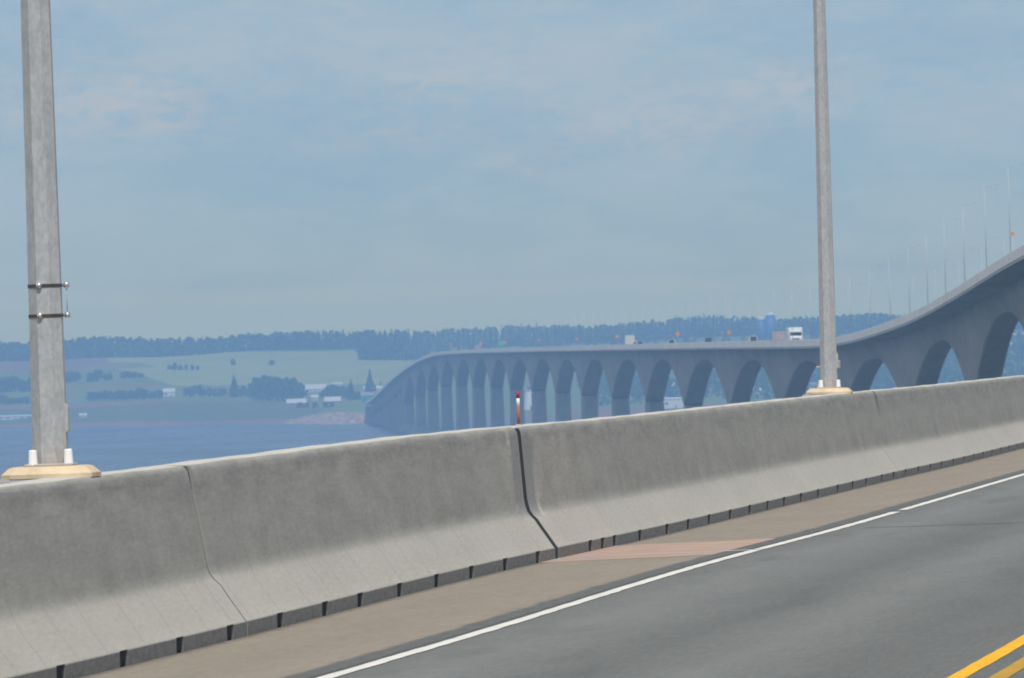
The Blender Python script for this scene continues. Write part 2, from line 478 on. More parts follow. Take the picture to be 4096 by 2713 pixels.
wl = MB()
def line(name, mat, u, w, d0, d1, lift=.0035):
    n = int((d1 - d0) / .5); rows, uvs = [], []
    for i in range(n + 1):
        d = d0 + (d1 - d0) * i / n
        jt = .0065 if u < 3 else .003
        a, b = u - w / 2 + rng.uniform(-jt, jt), u + w / 2 + rng.uniform(-jt, jt)
        rows.append([P(d, x - BW, camber(x) + lift) for x in (a, b)]); uvs.append([(a, d), (b, d)])
    return tag(sheet(rows, uvs).build(name, mat), kind='structure')
line('white_line', M['white_paint'], 1.70, .10, -60, 129.6)
line('white_line', M['white_paint'], 1.70, .10, 130.9, 262)
line('yellow_line', M['yellow'], 5.44, .105, -60, 262)
line('yellow_line', M['yellow_worn'], 5.67, .105, -60, 262)
# pink header patches either side of the expansion joint, and the joint itself
JD = 107.75
tag(strip(.0, 1.44, JD - 1.9, JD - .21, .0034, .5, 4).build('joint_header', M['patch']), kind='structure')
tag(strip(.0, 1.44, JD + .21, JD + 6.6, .0034, .5, 4).build('joint_header', M['patch']), kind='structure')
tag(strip(.0, 1.75, JD - .2, JD + .2, .0045, .1, 6).build('joint_seal', M['sealant']), kind='structure')
ck = MB()
pts = []
for i in range(41):
    u = 1.95 + i * (8.6 / 40)
    pts.append((u, 119.4 + .25 * math.sin(u * 1.9) + rng.uniform(-.12, .12) - (u - 2) * .02))
for (u0, d0), (u1, d1) in zip(pts, pts[1:]):
    w = .05
    ck.quad([P(d0 - w, u0 - BW, camber(u0) + .002), P(d1 - w, u1 - BW, camber(u1) + .002), P(d1 + w, u1 - BW, camber(u1) + .002), P(d0 + w, u0 - BW, camber(u0) + .002)], 0)
tag(ck.build('pavement_crack', M['crack']), kind='structure')

# ------------------------------------------------------------------ near concrete barrier sections
def profile(setback=0.0, notch=False, lean=0.0):
    """(outward offset from the kerb foot, height) from the road side over the top to the outside"""
    k = .27 if notch else 0.0
    s = setback
    pr = [(k, -.06), (k, .098 if notch else .090), (0, .0985 if notch else .092), (.012, .106)]
    # slope, filleted into the steep face
    pr += [(.06, .178), (.12, .268), (.165, .338)]
    pr += [(.188 + s * .6, .375), (.205 + s, .415), (.217 + s, .46), (.228 + s, .52)]
    pr += [(o + s + lean * min(1, (h - .52) / .55), h) for o, h in ((.262, .72), (.296, .92), (.318, 1.05), (.325, 1.088), (.338, 1.112), (.36, 1.123))]
    pr += [(.47, 1.127), (.63, 1.123), (.655, 1.10), (.67, 1.05), (.70, .2), (.70, -.5)]
    return pr
ARC = [0]
_p = profile()
for a, b in zip(_p, _p[1:]): ARC.append(ARC[-1] + math.hypot(b[0] - a[0], b[1] - a[1]))
ARC = [x - .06 for x in ARC]
NOTCH = [57.6, 60.7, 63.8, 66.9, 69.9, 72.9, 76.0, 79.0, 81.9, 85.0, 88.0, 90.5, 93.5, 96.5, 99.5, 102.6, 105.8, 111.4, 112.8, 114.2, 117.3, 120.8, 123.7, 126.7, 129.9,
         133, 136, 138.9, 142, 145.3, 149.3, 152.5, 155.5, 159.2, 162.1, 165.2, 168.6, 172, 175.2, 178.8, 182.2, 185.5, 188.7, 192, 195.2, 198.4, 201.6, 204.8, 208, 211.2, 214.4, 217.6]
def barrier_section(name, d0, d1, label, recess0=0, recess1=0, bowed0=0, bowed1=0, side=-1, notches=True, step=.8):
    st = set([d0, d1])
    d = d0
    while d < d1: st.add(round(d, 3)); d += step
    for k in (.06, .16, .3, .5, .75): st.add(d0 + k); st.add(d1 - k)
    nw = []
    if notches:
        for n in NOTCH:
            if d0 + .1 < n < d1 - .1:
                nw.append(n); st |= {n - .201, n - .2, n + .2, n + .201}
    if recess0: st |= {d0 + recess0, d0 + recess0 + .02}
    if recess1: st |= {d1 - recess1, d1 - recess1 - .02}
    st = sorted(x for x in st if d0 <= x <= d1)
    rows, uvs = [], []
    for d in st:
        s = 0.0; lean = 0.0
        if bowed1: s += bowed1 * max(0, 1 - (d1 - d) / 1.3) ** 2
        if bowed0: s += bowed0 * max(0, 1 - (d - d0) / 1.0) ** 2
        if recess0 and d <= d0 + recess0: s += .022; lean = -.055
        if recess1 and d >= d1 - recess1: s += .022; lean = -.055
        rnd = max(0, 1 - min(d - d0, d1 - d) / .12)
        is_n = any(abs(d - n) <= .2005 for n in nw)
        pr = profile(s, is_n, lean)
        rr = []
        for (o, h) in pr:
            hh = h - (.02 * rnd ** 2 if h > 1.0 else 0)
            wob = .002 * math.sin(d * .7 + h * 3)
            rr.append(P(d, side * (BW + o + (wob if h > .2 else 0)), hh + (.0022 * math.sin(d * .9) + .0016 * math.sin(d * 2.3) if h > 1.0 else 0)))
        rows.append(rr); uvs.append([(d, a) for a in ARC])
    mb = sheet(rows, uvs)
    for row, dd in ((rows[0], d0), (rows[-1], d1)):
        mb.quad(row, 0, [(dd, .6)] * len(row))
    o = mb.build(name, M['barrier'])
    fix_normals(o)
    for n in nw:
        q = MB()
        ring = [[P(d, side * (BW + x), h) for x, h in ((.02, -.05), (.02, .0975), (.26, .0975), (.26, -.05))] for d in (n - .195, n + .195)]
        q.loft(ring, 0, cap=True)
        fix_normals(q.build('drain_port_shade', M['black'], o))  # black plug fills the recess in place of the shade inside the port
    o.data.set_sharp_from_angle(angle=R(38))
    if label: tag(o, label, 'barrier', 'concrete barrier sections along the road')
    return o
secs = []
secs.append(barrier_section('concrete_barrier', -40, 82.89, 'nearest grey concrete barrier section at the left, below the thick galvanised pole', bowed1=.03))
secs.append(barrier_section('concrete_barrier', 82.95, JD - .18, 'second concrete barrier section, ending at the dark expansion gap by the red tipped marker post', recess1=.85, bowed0=.026))
secs.append(barrier_section('concrete_barrier', JD + .18, 163.47, 'concrete barrier section between the dark expansion gap and the farther slim pole', recess0=.85, bowed1=.01))
secs.append(barrier_section('concrete_barrier', 163.54, 262, 'farthest near concrete barrier section, running out of the right edge beyond the slim pole', bowed0=.01))
def filler(parent, d0, d1, inset, mat='black', back=0.0, lean=0.0, name='joint_filler'):
    k = [(o + inset, min(h, 1.118 - inset)) for o, h in profile(back, False, lean)]
    rows = [[P(d, -(BW + o), h) for o, h in k] for d in (d0 + .002, d1 - .002)]
    m = MB(); m.loft(rows, 0, cap=True)
    return fix_normals(m.build(name, M[mat], parent))
filler(secs[0], 82.89, 82.95, .004, 'joint_grey', .03)
filler(secs[1], JD - .18, JD + .18, .004, 'black', .022, -.055)
filler(secs[2], 163.47, 163.54, .004, 'joint_grey', .01)
# opposite side of the road, outside the photograph: one plain run joining the bridge parapet

# ------------------------------------------------------------------ lamp posts
def octo(c, r, rot=R(22.5)):
    return [(c[0] + r * math.cos(rot + i * math.pi / 4), c[1] + r * math.sin(rot + i * math.pi / 4), c[2]) for i in range(8)]
def lamp_post(d, label, clamps, lean, cover_h=(.30, .52)):
    base = P(d, -(BW + .625), 1.127)
    root = empty('lamp_post', base, heading(d))
    root.rotation_euler = (0, lean, heading(d))
    tag(root, label, 'lamp post', 'galvanised lamp posts on the near barrier')
    # barrier widened behind the post carries a chamfered grout pad
    b = MB(); 
    hw = .28
    def rect(w, l, z): 
        c = min(w, l) * .22
        return [(-w, -l + c, z), (-w + c, -l, z), (w - c, -l, z), (w, -l + c, z), (w, l - c, z), (w - c, l, z), (-w + c, l, z), (-w, l - c, z)]
    b.loft([rect(hw, .30, -.004), rect(hw, .30, .022), rect(hw - .015, .285, .035), rect(hw - .045, .255, .062), rect(hw - .07, .23, .068)], 0, cap=True)
    b.build('base_pad', M['pad'], root)
    q = MB(); q.box((-.16, 0, -.352), (.34, .62, .70), 0, bev=.02); q.build('barrier_haunch', M['bridge'], root)
    s = MB()
    H, r0, r1 = 9.0, .114, .052
    rings = [octo((0, 0, .066), r0 + .0), octo((0, 0, .5), r0 - .003), octo((0, 0, 2), r0 - (r0 - r1) * 2 / H), octo((0, 0, 5), r0 - (r0 - r1) * 5 / H), octo((0, 0, H), r1)]
    s.loft(rings, 0, cap=True)
    s.build('shaft', M['galv'], root)
    f = MB(); f.box((0, 0, .075), (.30, .30, .016), 0, bev=.004); f.build('base_plate', M['galv'], root)
    for sx in (-1, 1):
        for sy in (-1, 1):
            ca_, sa_ = math.cos(.115), math.sin(.115)
            c = MB(); c.lathe((sx * .108 * ca_ - sy * .108 * sa_, sx * .108 * sa_ + sy * .108 * ca_, .07), [(.031, 0), (.031, .010), (.028, .022), (.025, .090), (.023, .097), (.014, .100)], 12)
            c.build('bolt_cap', M['cap'], root)
    a = MB(); a.tube((0, 0, H - .15), (1.2, 0, H + .25), .035, .028, 8)
    a.build('lamp_arm', M['galv'], root)
    h = MB(); h.box((1.5, 0, H + .27), (.75, .28, .13), 0, bev=.03)
    hd = h.build('lamp_head', M['lamp'], root)
    l = MB(); l.box((1.5, 0, H + .195), (.55, .2, .03), 0, bev=.008); l.build('lens', M['lens'], hd)
    # handhole cover on the road side
    z0, z1 = cover_h
    g = MB()
    rr = r0 - .006
    g.loft([[(rr - .01, -.045, z0), (rr + .012, -.04, z0 + .02), (rr + .012, .04, z0 + .02), (rr - .01, .045, z0)],
            [(rr - .01, -.045, z1), (rr + .012, -.04, z1 - .03), (rr + .012, .04, z1 - .03), (rr - .01, .045, z1)]], 0, cap=True)
    g.build('handhole_cover', M['galv'], root)
    if clamps:
        for z in clamps:
            rz = r0 - (r0 - r1) * z / H + .004
            k = MB(); k.loft([octo((0, 0, z - .010), rz), octo((0, 0, z + .010), rz)], 0, cap=True)
            band = k.build('clamp_band', M['strap'], root)
            for (px, py) in ((rz + .024, -.02), (-.025, -rz * .93)):
                bb = MB(); bb.lathe((px, py, z), [(.012, -.016), (.018, -.012), (.018, .010), (.008, .018)], 8)
                bb.tube((px - (.03 if px > 0 else 0), py + (.0 if px > 0 else .03), z), (px, py, z), .008, .008, 6)
                bb.build('clamp_bolt', M['bolt'], band)
        w = MB(); rz = r0 - (r0 - r1) * clamps[0] / H + .028
        w.tube((rz, -.02, clamps[0]), (rz, -.02, clamps[1]), .003, .003, 6); w.build('wire', M['galv'], root)
    else:
        k = MB(); k.box((rr + .02, -.01, .36), (.04, .06, .10), 0, bev=.008); k.build('junction_box', M['lamp'], root)
        t = MB(); t.tube((-rr, -.03, .335), (-rr - .05, -.03, .335), .010, .006, 6); t.build('cable_stub', M['pad'], root)
    return root
def base_lat(): return -(BW + .625)
def near_d(xf, lat):
    a = ray(xf, 1640)[0]
    best = min(np.arange(60, 250, .05), key=lambda d: abs(P(d, lat).x / P(d, lat).y * F - a))
    return float(best)
d1 = near_d(199, base_lat()); d2 = near_d(3319, base_lat())
lamp_post(d1, 'thick near galvanised lamp post with two dark clamp bands at the left', (.988, 1.172), R(-.22), (.265, .455))
lamp_post(d2, 'slimmer looking farther galvanised lamp post without clamps, rising right of centre', None, R(.22))
print('poles', d1, d2)

# marker post just outside the barrier at the expansion gap
md = near_d(2073, -(BW + .50))
mp = empty('marker_post', P(md, -(BW + .50), 1.122)); mp.rotation_euler = (0, R(-.3), 0)
tag(mp, 'thin red, white and orange marker post on top of the barrier at the expansion gap', 'marker post')
for n, z0, z1, mt in (('post', .012, .168, 'post_orange'), ('reflective_band', .168, .238, 'white'), ('tip', .238, .300, 'post_red')):
    k = MB(); k.tube((0, 0, z0), (0, 0, z1), .0150, .0150, 12); k.build(n, M[mt], mp)
k = MB(); k.lathe((0, 0, 0), [(.035, 0), (.035, .008), (.02, .014)], 12); k.build('foot', M['galv'], mp)

# ------------------------------------------------------------------ the bridge
bridge = empty('bridge', P(1375, 0, -40))
bridge.rotation_euler = (0, 0, 0)
tag(bridge, 'long grey concrete bridge of arched spans curving down to the far shore', 'bridge')
BO = bridge.location.copy()
def L(p): return Vector(p) - BO
PIERS = [1375 + 250 * i for i in range(-6, 20)]
while PIERS[-1] + 93 < END_D - 20: PIERS.append(PIERS[-1] + 93)
PIERS.append(END_D)
def depth(t, span):
    if span > 200:
        k = max(0, (t - 6) / 119.0); return 2.75 + 10.4 * min(1, k) ** 2.0
    k = min(1, max(0, (t - 8) / (span / 2 - 8.0))); return 3.0 + 2.2 * k ** 1.6
def half_w(d):
    t = min(1, max(0, (d - 1700) / 1700.0)); return 1.62 + .72 * t * t * (3 - 2 * t)
def girder(a, b):
    span = b - a; n = 51 if span > 200 else 11
    rings = []
    for i in range(n):
        d = a + (b - a) * i / (n - 1)
        dp = depth(abs(d - (a + b) / 2), span)
        hw = half_w(d)
        rings.append([L(P(d, x, z)) for x, z in ((-6.12, -.06), (-6.12, -.34), (-hw - 1.0, -.62), (-hw, -dp + .35), (-hw + .08, -dp + .12), (-hw + .28, -dp), (hw - .28, -dp), (hw - .08, -dp + .12), (hw, -dp + .35), (hw + 1.0, -.62), (6.12, -.34), (6.12, -.06))])
    mb = MB(); mb.loft(rings, 0, cap=True)
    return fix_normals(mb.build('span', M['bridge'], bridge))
for a, b in zip(PIERS, PIERS[1:]): girder(a, b - .02)
for i, d in enumerate(PIERS[:-1]):
    main = d <= PIERS[25] + 1
    dp = 13.5 if main else 5.2
    c, t, r = frame(d)
    top = c.z - dp + .3
    def ring(wx, wy, z):
        ch = .18
        pts = [(-wx, -wy * (1 - 2 * ch)), (-wx * (1 - 2 * ch), -wy), (wx * (1 - 2 * ch), -wy), (wx, -wy * (1 - 2 * ch)),
               (wx, wy * (1 - 2 * ch)), (wx * (1 - 2 * ch), wy), (-wx * (1 - 2 * ch), wy), (-wx, wy * (1 - 2 * ch))]
        return [L(Vector((c.x, c.y, 0)) + r * x + t * y + Vector((0, 0, z))) for x, y in pts]
    mb = MB(); hw = half_w(d) - .02
    if main: mb.loft([ring(hw, 4.0, top), ring(hw, 3.2, top - 4), ring(hw + .35, 3.4, 4.0), ring(hw + .5, 3.6, -2)], 0, cap=True)
    else: mb.loft([ring(1.75, 1.5, top), ring(1.7, 1.3, top - 2), ring(1.9, 1.6, -2)], 0, cap=True)
    p = fix_normals(mb.build('pier', M['bridge'], bridge))
    if main:
        cone = MB(); cone.lathe(L((c.x, c.y, 0)), [(7.5, -4), (6.6, -.6), (3.7, 4.2), (3.2, 4.4)], 20)
        cone.build('ice_shield', M['bridge'], p)
# parapets along the far bridge
for side in (-1, 1):
    a, b = (262.1 if side < 0 else -120), END_D + 4
    n = int((b - a) / 18)
    rings = []
    for i in range(n + 1):
        d = a + (b - a) * i / n
        rings.append([L(P(d, side * x, z)) for x, z in ((5.5, -.058), (5.5, .09), (5.63, .41), (5.70, 1.11), (5.72, 1.12), (5.80, 1.12), (5.82, 1.1), (6.14, -.36), (6.0, -.36), (6.0, -.058))])
    mb = MB(); mb.loft(rings, 0, cap=True)
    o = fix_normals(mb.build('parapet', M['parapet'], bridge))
# abutment
ab = MB(); c, t, r = frame(END_D + 12)
ab.box(L((c.x, c.y, (c.z - .8) / 2 - 1)), (12.0, 22, c.z + .6), 0, heading(END_D)); ab.build('abutment', M['bridge'], bridge)

# far lamp posts
def far_post_mesh(side):
    m = MB(); m.tube((0, 0, 0), (0, 0, 9.0), .042, .016, 6)
    m.tube((0, 0, 8.9), (-side * 1.2, 0, 9.2), .014, .012, 5); m.box((-side * 1.4, 0, 9.2), (.45, .18, .06), 0)
    return m.mesh('far_lamp_post', M['far_pole'])
fm = {s: far_post_mesh(s) for s in (-1, 1)}
k = d1
while k < 6860:
    for side, dd in ((-1, k), (1, k + 39.5)):
        if 1290 < dd < 6860:
            o = bpy.data.objects.new('lamp_post', fm[side]); link(o)
            o.location = P(dd, side * 5.76, 1.1); o.rotation_euler = (0, 0, heading(dd))
            tag(o, 'thin pale lamp post lining the far stretch of the bridge', 'lamp post', 'far lamp posts along the bridge')
    k += 79.0

# ------------------------------------------------------------------ traffic and signs on the far bridge
def solve_lane(xf, lat):
    return edge_d(ray(xf, 1380)[0], lat)
def car(xf, lat, mat, label, toward, tall=0.0):
    d = solve_lane(xf, lat)
    root = empty('car', P(d, lat, camber(BW + lat) + .012), heading(d) + (math.pi if toward else 0))
    tag(root, label, 'car', 'cars on the far bridge')
    w, ln = .88, 2.2
    b = MB(); t = tall
    prof = [(-ln, .35), (-ln + .05, .75), (-ln + .15, .95), (-ln + .5, 1.02), (ln - 1.3, .98), (ln - .2, .80), (ln, .6), (ln, .35)]
    rings = [[(x, y, z) for y, z in prof] for x in (-w, -w + .06, w - .06, w)]
    for i in (0, 3): rings[i] = [(x, y * .97, .35 + (z - .35) * .93) for x, y, z in rings[i]]
    b.loft(rings, 0, cap=True)
    body = fix_normals(b.build('body', M[mat], root))
    cab = MB(); p2 = [(-ln + .35, 1.0), (-ln + .75, 1.42 + t), (.25, 1.46 + t), (1.0, .98)]
    cab.loft([[(x * (1 if z < 1.1 else .82), y, z) for y, z in p2] for x in (-w + .06, w - .06)], 0, cap=True)
    fix_normals(cab.build('cabin', M[mat], root))
    for (y0, z0, y1, z1, n) in ((1.02, 1.0, .30, 1.42 + t, 'windscreen'), (-ln + .33, 1.02, -ln + .70, 1.38 + t, 'rear_window')):
        g = MB(); s = .02 if n == 'windscreen' else -.02
        g.loft([[(-.72, y0 + s, z0), (.72, y0 + s, z0), (.62, y1 + s, z1), (-.62, y1 + s, z1)], [(-.72, y0 - s, z0), (.72, y0 - s, z0), (.62, y1 - s, z1), (-.62, y1 - s, z1)]], 0, cap=True)
        fix_normals(g.build(n, M['glass'], root))
    for sx in (-1, 1):
        for y in (-1.35, 1.35):
            q = MB(); q.tube((sx * .70, y, .32), (sx * .9, y, .32), .32, .32, 12); q.build('wheel', M['black'], root)
    return root
def truck(xf, lat, label, toward, cab_mat, box_mat, box_h, box_l, cab_h=2.6, gap=True, name='truck'):
    d = solve_lane(xf, lat)
    root = empty(name, P(d, lat, camber(BW + lat) + .012), heading(d) + (math.pi if toward else 0))
    tag(root, label, 'truck', 'trucks on the far bridge')
    b = MB(); b.box((0, 0, .95 + (cab_h - .95) / 2), (2.3, 1.9, cab_h - .95), 0, bev=.12); b.build('cab', M[cab_mat], root)
    b = MB(); b.box((0, 1.35, 1.15), (2.1, 1.0, 1.0), 0, bev=.15); b.build('hood', M[cab_mat], root)
    b = MB(); b.box((0, .94, cab_h - .62), (2.0, .06, .62), 0); b.build('windscreen', M['glass'], root)
    b = MB(); b.box((0, 1.86, 1.1), (1.2, .05, .6), 0); b.build('grille', M['steel'], root)
    b = MB(); b.box((0, 1.87, .62), (2.25, .16, .22), 0, bev=.03); b.build('bumper', M['silver'], root)
    b = MB(); b.box((0, -1.25 - box_l / 2, 1.05 + (box_h - 1.05) / 2), (2.5, box_l, box_h - 1.05), 0, bev=.04); b.build('cargo_box', M[box_mat], root)
    b = MB(); b.box((0, -box_l / 2, .85), (.9, box_l + 3, .25), 0); b.build('chassis', M['black'], root)
    for sx in (-1, 1):
        for y in (1.2, -box_l + .4, -box_l - .6):
            q = MB(); q.tube((sx * .85, y, .5), (sx * 1.15, y, .5), .5, .5, 12); q.build('wheel', M['black'], root)
    return root
LL, RL = -1.85, 1.85
truck(3185, LL, 'large white truck facing this way just left of the slim lamp post', True, 'white', 'white', 3.3, 12, 2.75)
truck(2516, RL, 'cream box truck seen square from behind above the middle spans', False, 'cream', 'cream', 3.4, 6.5)
truck(3108, RL, 'reddish low flat truck behind the large white truck, by the blue silos', False, 'red', 'mauve', 2.7, 6.5, 2.4)
truck(1731, LL, 'small pinkish red truck at the far crest of the bridge', True, 'red', 'mauve', 3.0, 6, 2.5)
truck(1910, RL, 'small pale truck beside the red warning board', False, 'silver', 'grey', 3.0, 5, 2.5)
car(1834, LL, 'white', 'bright white car near the far crest of the bridge', True, .5)
car(1879, LL, 'silver', 'tiny silver car left of the small pale truck', True, .3)
car(2543, RL, 'white', 'white car just right of the cream box truck', False, .35)
car(2560, LL, 'silver', 'silver car second to the right of the cream box truck', True, .35)
car(2686, LL, 'white', 'white car alone above the middle spans left of an orange sign', True, .45)
car(2833, RL, 'darkcar', 'dark car on the bridge between two orange signs', False, .6)
car(3013, RL, 'silver', 'pale silver car left of the blue silos', False, .6)
def diamond_sign(xf, yf, lat, size, mat, label, name='warning_sign', shape='diamond'):
    d = solve_lane(xf, lat)
    a, b = ray(xf, yf)
    zc = CAM_Z - b * d / F
    base = P(d, lat, 1.12)
    root = empty(name, base, heading(d)); tag(root, label, 'sign')
    h = max(1.0, zc - base.z)
    m = MB(); m.tube((0, .04, 0), (0, .04, h), .05, .05, 6); m.build('sign_post', M['galv'], root)
    s = size / 2; q = MB()
    pts = [(0, -s), (s, 0), (0, s), (-s, 0)] if shape == 'diamond' else [(-s, -s * .75), (s, -s * .75), (s, s * .75), (-s, s * .75)]
    q.loft([[(x, -.03, h + z) for x, z in pts], [(x, 0, h + z) for x, z in pts]], 0, cap=True)
    fix_normals(q.build('sign_board', M[mat], root))
    return root
RS = 5.76
for xf, yf, sz, lb in ((2470, 1346, 1.15, 'orange diamond sign left of the cream box truck'), (2713, 1336, 1.3, 'tall orange diamond sign right of the lone white car'),
                       (2919, 1330, 1.1, 'orange diamond sign right of the dark car'), (2307, 1356, 1.1, 'orange diamond sign above the spans right of the green board'),
                       (2021, 1369, 1.2, 'orange red diamond sign touching the green board'), (1924, 1374, 1.4, 'reddish orange diamond sign over the small pale truck'),
                       (1803, 1378, 1.2, 'farthest reddish orange diamond sign near the bridge crest'), (2157, 1362, .9, 'faint orange diamond sign midway between green board and next sign')):
    diamond_sign(xf, yf, RS, sz, 'orange', lb)
diamond_sign(4063, 935, RS, .62, 'orange', 'small orange diamond sign high on the rising bridge at the right edge')
diamond_sign(2005, 1374, RS, 2.3, 'green_sign', 'wide green information board among the far lamp posts', 'information_sign', 'rect')

# ------------------------------------------------------------------ far shore
def shore(x):
    if x < 60: return 7105 - 1.95 * (x + 83)
    return 6826.0
E_PROF = pchip([-200, -20, 0, 12, 60, 300, 700, 1100, 1600, 2000, 2600, 4000], [-4, -1.2, .1, 2.2, 3.6, 8.2, 17, 27, 38.6, 42, 43, 43])
def ground(x, d):
    s = d - shore(x)
    e = E_PROF(s + (shore(x) - 7105) * min(1, max(0, (s - 40) / 700.0)))
    if s > 30:
        k = min(1, (s - 30) / 300)
        e += k * (1.2 * math.sin(x * .021 + 1.3) * math.cos(d * .004) + .6 * math.sin(x * .06 + d * .01))
    return e
def hit(xf, yf):
    a, b = ray(xf, yf)
    for d in np.arange(6700, 10400, 5.0):
        if CAM_Z - b * d / F <= ground(a * d / F, d): return Vector((a * d / F, d, ground(a * d / F, d)))
    d = 8800.0
    return Vector((a * d / F, d, ground(a * d / F, d)))
def to_photo(x, d, z):
    a = x * F / d; b = (CAM_Z - z) * F / d + YH
    return 2048 + a * CR + b * SR, 1356.5 - a * SR + b * CR
def inside(p, poly):
    x, y = p; r = False; j = len(poly) - 1
    for i in range(len(poly)):
        (xi, yi), (xj, yj) = poly[i], poly[j]
        if (yi > y) != (yj > y) and x < (xj - xi) * (y - yi) / (yj - yi) + xi: r = not r
        j = i
    return r
ZONES = [(2, [(330, 1440), (700, 1414), (1450, 1404), (1450, 1440), (1700, 1440), (1700, 1535), (700, 1545), (560, 1500)]),
         (3, [(-400, 1430), (430, 1424), (430, 1452), (300, 1462), (300, 1478), (130, 1490), (-400, 1494)]),
         (4, [(430, 1452), (560, 1450), (620, 1470), (300, 1480), (300, 1464)]),
         (4, [(330, 1532), (620, 1535), (640, 1556), (350, 1562)]),
         (3, [(-400, 1625), (130, 1624), (640, 1604), (800, 1606), (640, 1618), (130, 1640), (-400, 1645)]),
         (1, [(-400, 1645), (130, 1640), (640, 1618), (1150, 1600), (1300, 1640), (1150, 1700), (-400, 1720)])]
mb = MB()
xs = list(np.arange(-3000, -520, 60)) + list(np.arange(-520, 521, 3.0)) + list(np.arange(540, 3001, 60))
ss = [-200, -60, -20, -6, 0, 4, 8, 12, 20, 32] + list(range(45, 2000, 15)) + list(range(2000, 3000, 60))
rows = []
for s in ss:
    rows.append([(x, shore(x) + s, ground(x, shore(x) + s)) for x in xs])
k = len(xs)
for r_ in rows: mb.v += r_
for i in range(len(rows) - 1):
    for j in range(k - 1):
        a = i * k + j
        mb.f.append((a, a + 1, a + 1 + k, a + k)); mb.sm.append(True); mb.uv.append(None)
        v = mb.v[a]; q = to_photo(v[0] + 1.5, v[1] + 7, v[2]); mi = 0
        s = ss[i]
        if s < 9: mi = 5
        elif v[0] > 20 and s < 150: mi = 3 if (int(v[0] / 23) % 3) else 1
        else:
            for z, poly in ZONES:
                if inside(q, poly): mi = z
        mb.m.append(mi)
tag(mb.build('land', [M['meadow'], M['lowland'], M['crop'], M['soil'], M['straw'], M['beach']]), kind='structure')
sea = MB(); sea.quad([(-6000, -1500, 0), (6000, -1500, 0), (6000, 9800, 0), (-6000, 9800, 0)])
tag(sea.build('water', M['water']), kind='structure')
# rubble causeway out to the abutment
cw = MB(); rr = random.Random(3); rows = []
for i in range(40):
    d = 6930 + i * 7.0
    cxx = center_x(min(d, 7000)) - (d - 6930) * .12; row = []
    for j in range(31):
        u = (j / 30 - .5) * 2
        hgt = max(-1.5, (5.2 + 2.6 * u) * (1 - abs(u) ** 2.2) - 1.0 + rr.uniform(-1.3, 1.3) - max(0, (4 - i)) * 1.4)
        row.append((cxx - 3 + u * 24 + rr.uniform(-.6, .6), d + rr.uniform(-2, 2), hgt))
    rows.append(row)
cs = sheet(rows, [[(0, 0)] * 31 for _ in rows], smooth=False)
tag(cs.build('causeway', M['rock']), kind='structure')

# ---- vegetation
def clump_faces(mb, c, r, n, mi, rr, size, conic=False):
    for _ in range(n):
        while True:
            x, y, z = rr.uniform(-1, 1), rr.uniform(-1, 1), rr.uniform(-1, 1)
            q = x * x + y * y + z * z
            if .15 < q < 1: break
        p = Vector((c[0] + x * r[0], c[1] + y * r[1], c[2] + z * r[2]))
        leaf(mb, p, size * rr.uniform(.6, 1.3), mi, rr)
def leaf(mb, p, s, mi, rr):
    u = Vector((rr.gauss(0, 1), rr.gauss(0, 1), rr.gauss(0, .7))).normalized()
    w = u.orthogonal().normalized()
    w = Matrix.Rotation(rr.uniform(0, 6.28), 3, u) @ w
    v = u.cross(w)
    mb.quad([p + w * s * .6, p + v * s * .5, p - w * s * .6 + u * s * .2, p - v * s * .5], mi)
def crown_round(mb, base, h, w, rr, mi=0, dens=1.0, leafs=None):
    nl = max(4, int(7 * dens))
    for i in range(nl):
        t = rr.uniform(.2, 1)
        rad = w * .5 * math.sin(math.pi * min(.97, .18 + t * .72))
        an = rr.uniform(0, 6.28); k = rr.uniform(.1, .65)
        c = (base[0] + math.cos(an) * rad * k, base[1] + math.sin(an) * rad * k, base[2] + h * (.12 + .72 * t))
        r = w * rr.uniform(.18, .30)
        clump_faces(mb, c, (r, r, r * .85), int(22 * dens), mi, rr, leafs or w * .16)
def crown_cone(mb, base, h, w, rr, mi=0, dens=1.0, leafs=None):
    for i in range(int(130 * dens)):
        t = rr.random() ** 1.4
        rad = w * .5 * (1 - t) * rr.uniform(.45, 1.05) * (1 + .15 * math.sin(t * 40)) + .01 * h
        an = rr.uniform(0, 6.28)
        leaf(mb, Vector((base[0] + math.cos(an) * rad, base[1] + math.sin(an) * rad, base[2] + h * (.10 + .90 * t))), (leafs or w * .2) * (1.1 - .85 * t), mi, rr)
# woods that read as one mass
rr = random.Random(21)
fo = MB()
def wood(x, d, hmin, hmax, n=46, size=2.1):
    h = rr.uniform(hmin, hmax); w = h * rr.uniform(.55, .85)
    b = Vector((x, d, ground(x, d) - .5))
    if rr.random() < .22:
        for i in range(n):
            t = rr.random() ** 1.3; rad = w * .33 * (1.05 - t) * rr.uniform(.3, 1.0); an = rr.uniform(0, 6.28)
            leaf(fo, b + Vector((math.cos(an) * rad, math.sin(an) * rad, h * 1.06 * t)), size * (1.1 - .6 * t), 1, rr)
    else:
        for i in range(n):
            t = rr.random() ** .8; an = rr.uniform(0, 6.28)
            rad = w * .5 * math.sqrt(max(0.0, 1 - (max(0, t - .45) / .55) ** 2)) * math.sqrt(rr.random())
            leaf(fo, b + Vector((math.cos(an) * rad, math.sin(an) * rad, h * (.03 + .95 * t))), size * rr.uniform(.6, 1.2), 0, rr)
x = -560.0
while x < 560:
    sk = 12.6 + .9 * math.sin(x * .013) + 1.0 * math.sin(x * .047 + 2)
    for row in range(5):
        wood(x + rr.uniform(-3, 3), 8785 + row * 14 + rr.uniform(-5, 5), sk - 2.2, sk + 1.2)
    x += 4.2
for xf in range(1445, 1790, 5):
    for yf in (1441, 1430, 1419):
        p = hit(xf + rr.uniform(-3, 3), yf); wood(p.x, p.y, 8, 11)
